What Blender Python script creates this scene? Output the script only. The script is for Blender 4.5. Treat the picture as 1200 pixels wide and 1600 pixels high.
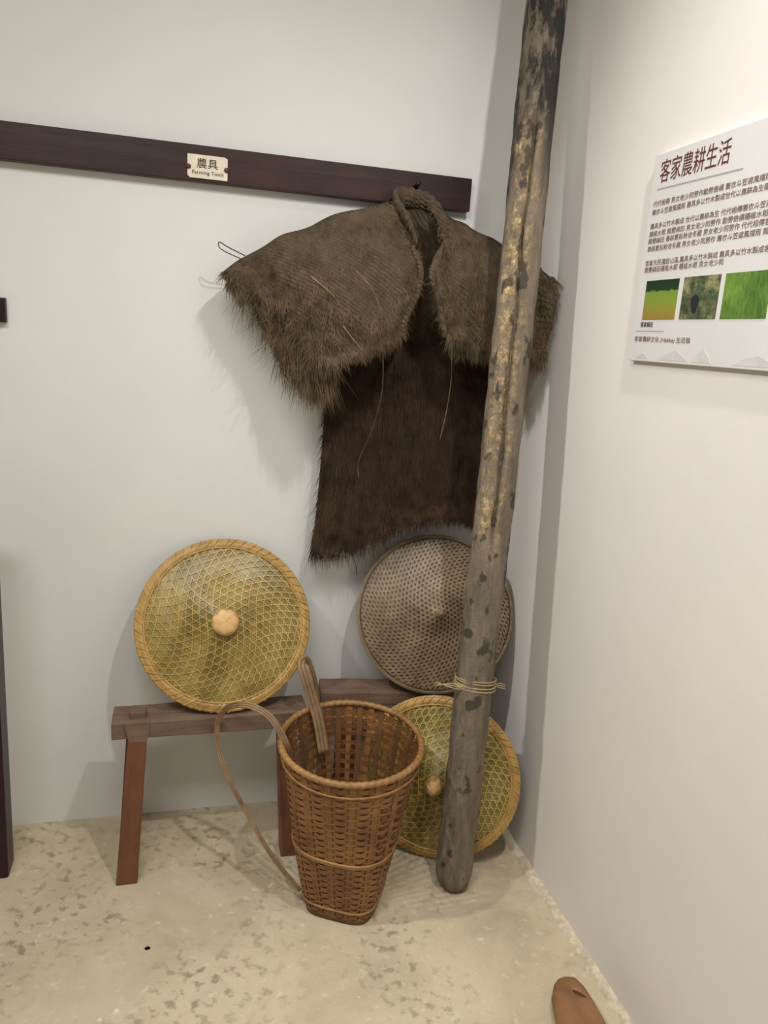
import bpy, bmesh, math, random
from mathutils import Vector, Matrix
random.seed(7)
C = bpy.context.scene.collection
scene = bpy.context.scene
for o in list(bpy.data.objects):
    bpy.data.objects.remove(o)

# ------------------------------------------------------------------ camera
cam_d = bpy.data.cameras.new('camera')
cam_d.sensor_fit = 'VERTICAL'
cam_d.sensor_height = 32.0
cam_d.lens = 24.0
cam_d.clip_start = 0.02
cam = bpy.data.objects.new('camera', cam_d)
C.objects.link(cam)
_r = Vector((0.9655772, -0.25224397, 0.06351105))
_u = Vector((-0.00375152, 0.23063384, 0.97303338))
_f = Vector((0.2600896, 0.93977711, -0.22174847))
cam.matrix_world = Matrix(((_r.x, _u.x, -_f.x, -1.0103), (_r.y, _u.y, -_f.y, -2.2346),
                           (_r.z, _u.z, -_f.z, 1.5), (0, 0, 0, 1)))
scene.camera = cam

# ------------------------------------------------------------------ world, lights, exposure
world = bpy.data.worlds.new('world')
scene.world = world
world.use_nodes = True
world.node_tree.nodes['Background'].inputs[0].default_value = (1, .97, .93, 1)
world.node_tree.nodes['Background'].inputs[1].default_value = 0.0

def spot(name, loc, target, power, size, angle, blend, col):
    d = bpy.data.lights.new(name, 'SPOT')
    d.energy = power; d.shadow_soft_size = size; d.spot_size = math.radians(angle)
    d.spot_blend = blend; d.color = col
    o = bpy.data.objects.new(name, d); C.objects.link(o)
    o.location = loc
    o.rotation_euler = (Vector(target) - Vector(loc)).to_track_quat('-Z', 'Y').to_euler()
    return o
spot('ceiling_spot_key_offscreen', (-.27, -1.5, 2.92), (-.5, -.25, .2), 77, .032, 112, 1.0, (1, .97, .93))
spot('ceiling_spot_side_offscreen', (-2.2, -.8, 2.92), (0, -1.05, .80), 124, .05, 66, .9, (1, .975, .945))
ad = bpy.data.lights.new('ceiling_lamp_offscreen', 'AREA')
ad.shape = 'RECTANGLE'; ad.size = 1.2; ad.size_y = .6; ad.energy = 41; ad.color = (1, .98, .95)
ao = bpy.data.objects.new('ceiling_lamp_offscreen', ad); C.objects.link(ao)
ao.location = (-1.5, -2.0, 2.95)

vs = scene.view_settings
scene.display_settings.display_device = 'sRGB'
vs.view_transform = 'Standard'
vs.look = 'None'
vs.gamma = 1.0
vs.use_curve_mapping = False
vs.exposure = 0.0

# ------------------------------------------------------------------ materials
def lin(c):
    def g(v):
        v /= 255.0
        return v / 12.92 if v <= .04045 else ((v + .055) / 1.055) ** 2.4
    return (g(c[0]), g(c[1]), g(c[2]), 1)

class NT:
    def __init__(s, name, rough=.7, spec=.3):
        s.m = bpy.data.materials.new(name); s.m.use_nodes = True
        s.t = s.m.node_tree; s.b = s.t.nodes['Principled BSDF']
        s.b.inputs['Roughness'].default_value = rough
        s.b.inputs['Specular IOR Level'].default_value = spec
    def n(s, typ, **kw):
        x = s.t.nodes.new(typ)
        for k, v in kw.items():
            if k in x.inputs: x.inputs[k].default_value = v
            else: setattr(x, k, v)
        return x
    def l(s, a, b): s.t.links.new(a, b)
    def coord(s, scale=(1, 1, 1), kind='Object', rot=(0, 0, 0)):
        tc = s.n('ShaderNodeTexCoord'); mp = s.n('ShaderNodeMapping')
        mp.inputs['Scale'].default_value = scale; mp.inputs['Rotation'].default_value = rot
        s.l(tc.outputs[kind], mp.inputs[0]); return mp.outputs[0]
    def noise(s, vec, scale, detail=4, rough=.55, dist=0):
        x = s.n('ShaderNodeTexNoise'); x.inputs['Scale'].default_value = scale
        x.inputs['Detail'].default_value = detail; x.inputs['Roughness'].default_value = rough
        x.inputs['Distortion'].default_value = dist
        s.l(vec, x.inputs['Vector']); return x.outputs['Fac']
    def ramp(s, fac, stops):
        x = s.n('ShaderNodeValToRGB'); e = x.color_ramp.elements
        while len(e) < len(stops): e.new(.5)
        for i, (p, c) in enumerate(stops):
            e[i].position = p; e[i].color = c if len(c) == 4 else lin(c)
        s.l(fac, x.inputs[0]); return x.outputs[0]
    def mix(s, fac, a, b, mode='MIX'):
        x = s.n('ShaderNodeMix', data_type='RGBA', blend_type=mode)
        for sock, v in ((x.inputs[0], fac), (x.inputs[6], a), (x.inputs[7], b)):
            if isinstance(v, (int, float, tuple)): sock.default_value = v
            else: s.l(v, sock)
        return x.outputs[2]
    def math(s, op, a, b=0.0):
        x = s.n('ShaderNodeMath', operation=op)
        for sock, v in ((x.inputs[0], a), (x.inputs[1], b)):
            if isinstance(v, (int, float)): sock.default_value = v
            else: s.l(v, sock)
        return x.outputs[0]
    def color(s, c):
        if isinstance(c, tuple): s.b.inputs['Base Color'].default_value = c
        else: s.l(c, s.b.inputs['Base Color'])
        return s
    def bump(s, h, strength=.3, dist=.005):
        x = s.n('ShaderNodeBump'); x.inputs['Strength'].default_value = strength
        x.inputs['Distance'].default_value = dist
        s.l(h, x.inputs['Height']); s.l(x.outputs[0], s.b.inputs['Normal']); return s

def mat_plain(name, c, rough=.7, spec=.3, var=.15, scale=30):
    k = NT(name, rough, spec); v = k.coord()
    n = k.noise(v, scale)
    a = tuple(x * (1 - var) for x in c); b = tuple(min(255, x * (1 + var)) for x in c)
    k.color(k.ramp(n, [(.3, a), (.7, b)])); return k.m

def mat_wall(name, c):
    k = NT(name, .75, .25); v = k.coord()
    n = k.noise(v, 1.6, 5, .6); n2 = k.noise(v, 60, 4, .6)
    k.color(k.ramp(n, [(.3, tuple(x * .965 for x in c)), (.7, c)]))
    k.bump(k.math('ADD', n2, k.math('MULTIPLY', n, 6)), .12, .003); return k.m

def mat_floor():
    k = NT('worn_concrete', .62, .35); v = k.coord()
    big = k.noise(v, 3.2, 6, .65, .4)
    base = k.ramp(big, [(.3, (172, 158, 134)), (.46, (192, 178, 150)), (.62, (204, 190, 162)), (.78, (188, 164, 138))])
    sp = k.noise(k.coord((1, 1, 1), rot=(0, 0, .6)), 34, 4, .55)
    clus = k.noise(v, 2.6, 3, .5)
    f = k.math('MULTIPLY', k.ramp(sp, [(.53, (0, 0, 0)), (.63, (255, 255, 255))]), k.ramp(clus, [(.42, (60, 60, 60)), (.6, (255, 255, 255))]))
    col = k.mix(k.math('MULTIPLY', f, .62), base, lin((108, 100, 80)))
    pl = k.noise(v, 34, 4, .6, .3)
    col = k.mix(k.math('MULTIPLY', k.ramp(pl, [(.6, (0, 0, 0)), (.72, (255, 255, 255))]), .55), col, lin((226, 216, 194)))
    k.color(col)
    k.bump(k.math('ADD', k.noise(v, 90, 5, .7), k.math('MULTIPLY', big, 4)), .35, .004); return k.m

def mat_wood(name, dark, light, rough=.55, axis='X', stretch=14, scale=9, spec=.35):
    k = NT(name, rough, spec)
    sc = {'X': (1, stretch, stretch), 'Y': (stretch, 1, stretch), 'Z': (stretch, stretch, 1)}[axis]
    v = k.coord(sc); n = k.noise(v, scale * .5, 6, .65, .6)
    big = k.noise(k.coord(), 7, 4, .6)
    c = k.ramp(n, [(.3, dark), (.7, light)])
    k.color(k.mix(.45, c, k.ramp(big, [(.35, dark), (.7, light)])))
    k.bump(n, .25, .002); return k.m

M = {}
M['wall'] = mat_wall('white_paint', (225, 226, 223))
M['wall_r'] = mat_wall('white_paint_warm', (228, 223, 218))
M['ceil'] = mat_wall('ceiling_paint', (228, 225, 220))
M['floor'] = mat_floor()
M['cement'] = mat_plain('cement_fillet', (196, 184, 160), .85, .2, .12, 60)
M['rail'] = mat_wood('dark_lacquered_wood', (28, 14, 12), (62, 36, 30), .38, 'X', 16, 5)
M['maroon'] = mat_wood('maroon_lacquer', (30, 12, 22), (48, 20, 32), .4, 'Z', 14, 4)
M['bench_top'] = mat_wood('weathered_bench_wood', (84, 64, 52), (136, 114, 98), .6, 'X', 16, 6)
M['bench_leg'] = mat_wood('red_brown_wood', (84, 50, 34), (124, 80, 56), .55, 'Z', 14, 6)
M['tool'] = mat_wood('worn_brown_wood', (104, 72, 44), (160, 118, 80), .6, 'Y', 10, 5)
M['dark'] = mat_plain('dark_grit', (30, 20, 14), .9, .1)
M['tag'] = mat_plain('cream_plate', (222, 212, 192), .5, .4, .04)
M['ink'] = mat_plain('black_ink', (52, 46, 40), .7, .2, .1)
M['brass'] = mat_plain('brown_pin', (84, 58, 36), .4, .5)
M['ink_red'] = mat_plain('dark_red_ink', (92, 52, 52), .7, .2, .15, 90)
M['ink_brown'] = mat_plain('brown_grey_ink', (128, 108, 102), .7, .2, .15, 90)
M['rule'] = mat_plain('grey_rule_ink', (164, 160, 158), .7, .2, .03)
M['board'] = mat_plain('white_panel', (212, 210, 208), .38, .4, .012, 4)
M['mist'] = mat_plain('pale_grey_ink', (201, 197, 197), .5, .3, .03)
M['white'] = mat_plain('white_chip', (225, 218, 200), .7, .2, .06)

def mat_bamboo(name, dark, light, rough=.42, scale=40, spec=.5):
    k = NT(name, rough, spec); v = k.coord()
    n = k.noise(v, scale, 4, .6); n2 = k.noise(v, 9, 3, .5)
    k.color(k.mix(.5, k.ramp(n, [(.3, dark), (.7, light)]), k.ramp(n2, [(.35, dark), (.65, light)])))
    k.bump(n, .3, .001); return k.m
M['splint'] = mat_bamboo('golden_bamboo', (142, 116, 56), (200, 172, 104))
M['rimgold'] = mat_bamboo('rim_bamboo', (146, 108, 52), (204, 164, 96))
M['knob'] = mat_bamboo('pale_cane', (188, 142, 84), (226, 190, 134), .5)
M['splint_old'] = mat_bamboo('aged_bamboo', (98, 82, 60), (150, 130, 102), .5)
M['cane'] = mat_bamboo('brown_cane', (96, 62, 32), (146, 102, 58), .5)
M['cane_dark'] = mat_bamboo('dark_cane', (74, 46, 24), (116, 76, 42), .55)
M['cane_rim'] = mat_bamboo('rim_cane', (118, 82, 44), (168, 126, 76), .48)
M['strap'] = mat_bamboo('strap_cane', (104, 80, 54), (156, 126, 94), .6)
M['straw'] = mat_bamboo('pale_straw', (160, 140, 96), (200, 182, 140), .6)

def mat_leaf(name, c1, c2, c3, rough):
    k = NT(name, rough, .55)
    v = k.coord((1, 1, 1)); vo = k.n('ShaderNodeTexVoronoi'); vo.inputs['Scale'].default_value = 16
    k.l(k.coord((1, .45, .6), rot=(0, 0, .7)), vo.inputs['Vector'])
    n = k.noise(v, 10, 4, .6)
    c = k.ramp(n, [(.28, c1), (.52, c2), (.75, c3)])
    bw = k.n('ShaderNodeRGBToBW'); k.l(vo.outputs['Color'], bw.inputs[0])
    k.color(k.mix(.4, c, k.ramp(bw.outputs[0], [(.25, c1), (.75, c3)])))
    k.bump(vo.outputs['Distance'], .35, .004); return k.m
M['leaf'] = mat_leaf('olive_leaf', (98, 84, 36), (138, 122, 58), (164, 148, 84), .36)
M['leaf_green'] = mat_leaf('green_olive_leaf', (92, 84, 34), (130, 120, 56), (156, 146, 84), .36)
M['leaf_old'] = mat_leaf('aged_leaf', (58, 46, 32), (82, 68, 50), (98, 82, 62), .6)

def mat_fiber(name, dark, light, chev=True):
    k = NT(name, .95, .08)
    v = k.coord((1, 1, .3)); n = k.noise(v, 60, 5, .7); b = k.noise(k.coord(), 8, 4, .6)
    c = k.mix(.5, k.ramp(n, [(.25, dark), (.75, light)]), k.ramp(b, [(.3, dark), (.7, light)]))
    k.color(c)
    h = n
    if chev:
        w = k.n('ShaderNodeTexWave', wave_type='BANDS', bands_direction='DIAGONAL')
        w.inputs['Scale'].default_value = 42; w.inputs['Distortion'].default_value = 2.5
        k.l(k.coord(), w.inputs['Vector']); h = k.math('ADD', n, k.math('MULTIPLY', w.outputs['Fac'], .6))
    k.bump(h, .8, .006); return k.m
M['fiber'] = mat_fiber('palm_fiber', (56, 46, 37), (108, 94, 77))
M['fiber_dark'] = mat_fiber('dark_palm_fiber', (40, 31, 24), (72, 58, 46), False)
M['hair'] = mat_plain('palm_hair', (86, 73, 58), .9, .1, .35, 25)
M['hair_dark'] = mat_plain('dark_palm_hair', (60, 47, 37), .9, .1, .35, 25)
M['hair_pale'] = mat_plain('pale_palm_hair', (132, 112, 86), .9, .1, .2, 25)
M['wire'] = mat_plain('dark_cord', (44, 36, 30), .7, .2)

def mat_pole():
    k = NT('weathered_log', .8, .2)
    v = k.coord((1, 1, .18)); n = k.noise(v, 38, 6, .7); b = k.noise(k.coord((1, 1, .5)), 6, 4, .6)
    grey = k.mix(.5, k.ramp(n, [(.32, (74, 67, 57)), (.68, (146, 134, 117))]), k.ramp(b, [(.3, (94, 86, 75)), (.7, (134, 122, 106))]))
    at = k.n('ShaderNodeAttribute', attribute_name='strip')
    sep = k.n('ShaderNodeSeparateColor'); k.l(at.outputs['Color'], sep.inputs[0])
    pn = k.noise(k.coord((1, 1, .75)), 34, 6, .72, .4)
    f = k.math('MULTIPLY', sep.outputs[0], k.ramp(pn, [(.42, (0, 0, 0)), (.56, (255, 255, 255))]))
    gold = k.ramp(k.noise(k.coord((1, 1, .7)), 75, 6, .75), [(.34, (84, 66, 44)), (.52, (154, 132, 96)), (.68, (212, 192, 152))])
    c = k.mix(f, grey, gold)
    # patches of dark bark left on the upper length
    c = k.mix(k.math('MULTIPLY', sep.outputs[2], k.ramp(k.noise(k.coord((1, 1, .35)), 17, 5, .7), [(.46, (255, 255, 255)), (.56, (0, 0, 0))])), c, lin((46, 45, 42)))
    # round dark knot spots
    sp = k.noise(k.coord((1, 1, .7)), 22, 3, .5)
    c = k.mix(k.math('MULTIPLY', k.ramp(sp, [(.595, (0, 0, 0)), (.64, (255, 255, 255))]), .8), c, lin((58, 52, 46)))
    k.color(c); k.bump(k.math('ADD', n, k.math('MULTIPLY', pn, 1.2)), .9, .006); return k.m
M['pole'] = mat_pole()

# ------------------------------------------------------------------ mesh helpers
def obj(name, verts, faces, mat, parent=None, smooth=True, mw=None):
    me = bpy.data.meshes.new(name)
    me.from_pydata([tuple(v) for v in verts], [], faces)
    me.update()
    if smooth: me.polygons.foreach_set('use_smooth', [True] * len(me.polygons))
    o = bpy.data.objects.new(name, me)
    if mat is not None: me.materials.append(mat)
    C.objects.link(o)
    if parent: o.parent = parent
    return o

def tag(o, label=None, cat=None, group=None, kind=None):
    if label: o['label'] = label
    if cat: o['category'] = cat
    if group: o['group'] = group
    if kind: o['kind'] = kind
    return o

def empty(name, loc, label, cat, group=None):
    o = bpy.data.objects.new(name, None); C.objects.link(o)
    o.empty_display_size = .05; o.location = loc
    return tag(o, label, cat, group)

class MB:
    """collects verts and faces"""
    def __init__(s): s.v = []; s.f = []
    def add(s, vs_, fs):
        b = len(s.v); s.v += [Vector(p) for p in vs_]; s.f += [tuple(i + b for i in f) for f in fs]
    def box(s, x0, x1, y0, y1, z0, z1):
        p = [(x, y, z) for z in (z0, z1) for y in (y0, y1) for x in (x0, x1)]
        s.add(p, [(0, 2, 3, 1), (4, 5, 7, 6), (0, 1, 5, 4), (2, 6, 7, 3), (0, 4, 6, 2), (1, 3, 7, 5)])
    def ribbon(s, pts, sides, w, t=0.0, ups=None):
        """flat strip of width w along sides[i]; thickness t along ups[i]"""
        n = len(pts); vs_ = []; fs = []
        for i, p in enumerate(pts):
            p = Vector(p); a = Vector(sides[i]) * (w[i] if isinstance(w, list) else w) * .5
            if t:
                u = Vector(ups[i]) * t
                vs_ += [p - a, p + a, p + a + u, p - a + u]
            else: vs_ += [p - a, p + a]
        if t:
            for i in range(n - 1):
                b = i * 4
                for j in range(4): fs.append((b + j, b + (j + 1) % 4, b + 4 + (j + 1) % 4, b + 4 + j))
            fs += [(3, 2, 1, 0), tuple((n - 1) * 4 + j for j in range(4))]
        else:
            for i in range(n - 1): b = i * 2; fs.append((b, b + 1, b + 3, b + 2))
        s.add(vs_, fs)
    def tube(s, pts, r, seg=8, closed=False, caps=True, rfun=None):
        pts = [Vector(p) for p in pts]; n = len(pts); vs_ = []; fs = []
        nrm = None
        for i in range(n):
            if closed: tg = pts[(i + 1) % n] - pts[i - 1]
            else: tg = pts[min(i + 1, n - 1)] - pts[max(i - 1, 0)]
            tg.normalize()
            if nrm is None:
                ref = Vector((0, 0, 1)) if abs(tg.z) < .9 else Vector((1, 0, 0))
                nrm = tg.cross(ref).normalized()
            nrm = (nrm - tg * nrm.dot(tg)).normalized(); bn = tg.cross(nrm)
            for j in range(seg):
                a = 2 * math.pi * j / seg
                rr = r[i] if isinstance(r, list) else r
                if rfun: rr *= rfun(i / n, a)
                vs_.append(pts[i] + (nrm * math.cos(a) + bn * math.sin(a)) * rr)
        m = n if closed else n - 1
        for i in range(m):
            for j in range(seg):
                a = i * seg + j; b = i * seg + (j + 1) % seg
                c = ((i + 1) % n) * seg + (j + 1) % seg; d = ((i + 1) % n) * seg + j
                fs.append((a, b, c, d))
        if caps and not closed:
            fs.append(tuple(range(seg - 1, -1, -1))); fs.append(tuple((n - 1) * seg + j for j in range(seg)))
        s.add(vs_, fs)
    def build(s, name, mat, parent=None, smooth=True): return obj(name, s.v, s.f, mat, parent, smooth)

def bevel(o, w=.004, seg=2):
    m = o.modifiers.new('bevel', 'BEVEL'); m.width = w; m.segments = seg; m.limit_method = 'ANGLE'
    return o

def catmull(pts, n):
    """n samples per span through pts"""
    P = [Vector(p) for p in pts]; out = []
    P = [P[0] * 2 - P[1]] + P + [P[-1] * 2 - P[-2]]
    for i in range(1, len(P) - 2):
        for k in range(n):
            t = k / n; a, b, c, d = P[i - 1], P[i], P[i + 1], P[i + 2]
            out.append(.5 * ((2 * b) + (c - a) * t + (2 * a - 5 * b + 4 * c - d) * t * t + (3 * b - a - 3 * c + d) * t ** 3))
    out.append(P[-2]); return out

# ------------------------------------------------------------------ setting
RX0, RY0, RH = -4.0, -4.0, 3.0
def structure(name, x0, x1, y0, y1, z0, z1, mat):
    b = MB(); b.box(x0, x1, y0, y1, z0, z1)
    return tag(b.build(name, mat, smooth=False), kind='structure')
tag(structure('floor', RX0, 0, RY0, 0, -.1, 0, M['floor']), 'worn beige concrete floor with dark blotches')
tag(structure('wall_back', RX0, .1, 0, .1, 0, RH, M['wall']), 'white painted wall behind the straw cape')
tag(structure('wall_right', 0, .1, RY0, 0, 0, RH, M['wall_r']), 'white painted wall carrying the information panel')
structure('wall_left', RX0 - .1, RX0, RY0, .1, 0, RH, M['wall'])
structure('wall_front', RX0, 0, RY0 - .1, RY0, 0, RH, M['wall'])
structure('ceiling', RX0, 0, RY0, 0, RH, RH + .1, M['ceil'])

def fillet():
    b = MB(); n = 160; vs_ = []; fs = []
    rnd = random.Random(3); w = .016; h = .008
    for i in range(n + 1):
        y = -.03 - 2.6 * i / n
        w = .72 * w + .28 * rnd.uniform(.008, .034); h = .72 * h + .28 * rnd.uniform(.004, .016)
        vs_ += [(0, y, h * 1.3), (-w * .45, y, h), (-w * .85, y, h * .55), (-w, y, 0)]
    for i in range(n):
        for j in range(3):
            a = i * 4 + j; fs.append((a, a + 1, a + 5, a + 4))
    b.add(vs_, fs); o = b.build('trim_1', M['cement'])
    tag(o, 'rough cement bead along the foot of the wall', kind='structure')
fillet()

# ------------------------------------------------------------------ wall rail with name plate
def rail():
    root = empty('wall_rail', (-1.0, -.0, 1.865), 'long dark brown wooden rail fixed across the white wall', 'rail')
    b = MB(); b.box(-1.7, .796, -.030, 0, 0, .088)
    bevel(b.build('board', M['rail'], root, False), .002)
    p = MB(); p.tube([(.629, -.028, .047), (.629, -.05, .05), (.629, -.062, .055)], [.007, .006, .008], 8)
    tag(p.build('peg', M['rail'], root), 'small dark peg')
rail()

def text_mesh(name, body, size, mat, parent, frame, extrude=.0004, width=None, align='LEFT', shear=0):
    cu = bpy.data.curves.new(name, 'FONT'); cu.body = body; cu.size = size; cu.extrude = extrude
    cu.align_x = align; cu.shear = shear
    t = bpy.data.objects.new(name, cu); C.objects.link(t)
    dg = bpy.context.evaluated_depsgraph_get(); dg.update()
    me = bpy.data.meshes.new_from_object(t.evaluated_get(dg))
    bpy.data.objects.remove(t); bpy.data.curves.remove(cu)
    xs = [v.co.x for v in me.vertices]
    if width and xs:
        k = width / (max(xs) - min(xs))
        for v in me.vertices: v.co.x *= k
    me.transform(frame)
    me.materials.clear(); me.materials.append(mat)
    o = bpy.data.objects.new(name, me); C.objects.link(o)
    if parent: o.parent = parent
    return o

def name_plate():
    x0, x1, z0, z1 = -.988, -.886, 1.872, 1.929
    root = empty('name_plate', (-.937, -.030, 1.872), 'small cream plate with black Chinese and English writing on the dark rail', 'sign')
    # plate outline with a cut corner
    b = MB(); w = .051; h = .057; y0, y1 = -.0035, 0
    out = [(-w + .006, 0), (w, 0), (w, h * .93), (w - .008, h), (-w, h), (-w, .006)]
    n = len(out)
    b.add([(x, y0, z) for x, z in out] + [(x, y1, z) for x, z in out],
          [tuple(range(n)), tuple(range(2 * n - 1, n - 1, -1))] + [(i, i + n, (i + 1) % n + n, (i + 1) % n) for i in range(n)])
    b.build('plate', M['tag'], root, False)
    fr = lambda x, z: Matrix.Translation((x, -.0038, z)) @ Matrix.Rotation(math.pi / 2, 4, 'X')
    text_mesh('chinese_lettering', '農具', .026, M['ink'], root, fr(-.029, .027), width=.054)
    text_mesh('english_lettering', 'Farming Tools', .0125, M['ink'], root, fr(-.040, .010), width=.080)
    for x in (-w + .003, w - .003):
        p = MB(); p.tube([(x, -.006, h * .46), (x, 0, h * .46)], .006, 10); p.build('pin', M['brass'], root)
name_plate()

# dark objects at the edge of the view
def dark_post():
    root = empty('dark_post', (-1.480, -.20, 0), 'dark maroon lacquered wooden post standing near the white wall', 'post')
    b = MB(); b.box(-.037, .030, -.04, .04, 0, .99)
    bevel(b.build('shaft', M['maroon'], root, False), .006, 3)
    c = MB(); c.box(-.043, .034, -.046, .046, .99, 1.015)
    bevel(c.build('cap', M['maroon'], root, False), .004)
dark_post()
def plaque():
    b = MB(); b.box(-.06, .06, -.02, 0, -.031, .031); b.box(-.05, .05, -.024, -.02, -.022, .022)
    o = bevel(b.build('wall_plaque', M['maroon'], None, False), .002)
    o.location = (-1.497, 0, 1.505)
    tag(o, 'small dark maroon wooden block fixed to the white wall below the rail', 'block')
plaque()

# ------------------------------------------------------------------ information panel on the right wall
def info_panel():
    Y0, Y1, Z0, Z1 = -.645, -1.34, 1.484, 1.919
    root = empty('information_panel', (0, Y0, Z0), 'white printed information panel with Chinese text and three photographs on the wall', 'information panel')
    H = Z1 - Z0
    b = MB(); b.box(-.014, 0, Y1 - Y0, 0, 0, H)
    bevel(b.build('panel', M['board'], root, False), .0015)
    # local: u runs along -Y (reading direction), v up
    def fr(u, v): return Matrix(((0, 0, -1, -.0143), (-1, 0, 0, -u), (0, 1, 0, v), (0, 0, 0, 1)))
    def flat(name, poly, mat, d=.0006):
        vs_ = [(-.014 - d, -u, v) for u, v in poly] + [(-.014, -u, v) for u, v in poly]; n = len(poly)
        return obj(name, vs_, [tuple(range(n))] + [(i, (i + 1) % n, (i + 1) % n + n, i + n) for i in range(n)], mat, root, False)
    U = lambda y: Y0 - y
    V = lambda z: z - Z0
    text_mesh('title', '客家農耕生活', .05, M['ink_red'], root, fr(U(-.671), V(1.862)), width=.222)
    flat('title_rule', [(U(-.668), V(1.845)), (U(-.937), V(1.840)), (U(-.937), V(1.8425)), (U(-.668), V(1.8475))], M['rule'])
    words = ['客家先民遷居山區,', '世代以農耕為生', '開墾梯田', '種植水稻', '春耕夏耘秋收冬藏', '男女老少同勞作', '農具多以竹木製成', '蓑衣斗笠遮風擋雨', '勤勞儉樸', '代代相傳']
    rnd = random.Random(5)
    for z, l in ((1.812, .56), (1.795, .55), (1.766, .60), (1.750, .60), (1.735, .60), (1.719, .60), (1.689, .58), (1.675, .26)):
        s = ''
        while len(s) < l / .0135: s += rnd.choice(words) + rnd.choice([' ', ' ', ''])
        text_mesh('text_line', s[:int(l / .0135)], .0128, M['ink_brown'], root, fr(U(-.661), V(z)), width=l)
    def photo(name, y0, y1, z0, z1, mat, lab):
        tag(flat(name, [(U(y0), V(z0)), (U(y1), V(z0)), (U(y1), V(z1)), (U(y0), V(z1))], mat, .001), lab)
    def pm(name, fn):
        k = NT(name, .4, .4); fn(k); return k.m
    def field(k):
        tc = k.n('ShaderNodeTexCoord'); sp = k.n('ShaderNodeSeparateXYZ'); k.l(tc.outputs['Generated'], sp.inputs[0])
        n = k.noise(k.coord(), 60, 5, .7)
        h = k.math('ADD', sp.outputs[2], k.math('MULTIPLY', k.math('SUBTRACT', n, .5), .25))
        k.color(k.ramp(h, [(.0, (150, 122, 60)), (.3, (140, 140, 56)), (.62, (120, 148, 56)), (.70, (120, 140, 60)), (.74, (30, 60, 34)), (1, (24, 50, 30))]))
    def farmer(k):
        v = k.coord(); n = k.noise(v, 24, 5, .7); n2 = k.noise(v, 60, 4, .7)
        c = k.ramp(n, [(.36, (20, 34, 30)), (.5, (40, 74, 48)), (.58, (142, 138, 98)), (.72, (176, 172, 130))])
        k.color(k.mix(.4, c, k.ramp(n2, [(.3, (26, 40, 28)), (.7, (150, 150, 108))])))
    def rice(k):
        n = k.noise(k.coord((1, 2.4, .7), rot=(.6, 0, 0)), 60, 6, .75, .8); b = k.noise(k.coord(), 14, 3)
        k.color(k.mix(.5, k.ramp(n, [(.3, (40, 74, 26)), (.7, (132, 168, 72))]), k.ramp(b, [(.35, (46, 84, 30)), (.7, (128, 160, 66))])))
    photo('photograph', -.677, -.794, 1.574, 1.656, pm('print_field', field), 'photograph of a green rice field below dark trees')
    photo('photograph', -.810, -.923, 1.574, 1.657, pm('print_farmer', farmer), 'photograph of a dark figure at work among shrubs')
    photo('photograph', -.937, -1.058, 1.574, 1.657, pm('print_rice', rice), 'photograph of bright green rice leaves')
    # the dark figure printed in the second photograph
    cu, cv = U(-.855), V(1.603)
    fig = [(cu + .012 * math.cos(a) * (1 + .3 * math.sin(3 * a)), cv + .019 * math.sin(a)) for a in [i * math.pi / 6 for i in range(12)]]
    flat('printed_figure', fig, mat_plain('print_dark', (40, 36, 44), .4, .4), .0014)
    text_mesh('caption', '客家梯田', .0125, M['ink'], root, fr(U(-.674), V(1.5585)), width=.045)
    flat('caption_rule', [(U(-.658), V(1.549)), (U(-.763), V(1.549)), (U(-.763), V(1.5502)), (U(-.658), V(1.5502))], M['rule'])
    text_mesh('source_line', '客家農耕文化 (Hakka) 生活展', .0125, M['ink_brown'], root, fr(U(-.657), V(1.5275)), width=.2)
    for a, w, h in ((-.76, .10, .022), (-.67, .05, .013), (-.99, .12, .02), (-.87, .06, .028), (-1.15, .1, .018)):
        u = U(a); v = .006
        flat('printed_hill', [(u, v), (u + w, v), (u + w * .8, v + h * .5), (u + w * .55, v + h), (u + w * .42, v + h * .78), (u + w * .25, v + h * .6)], M['mist'], .0004)
info_panel()

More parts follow.
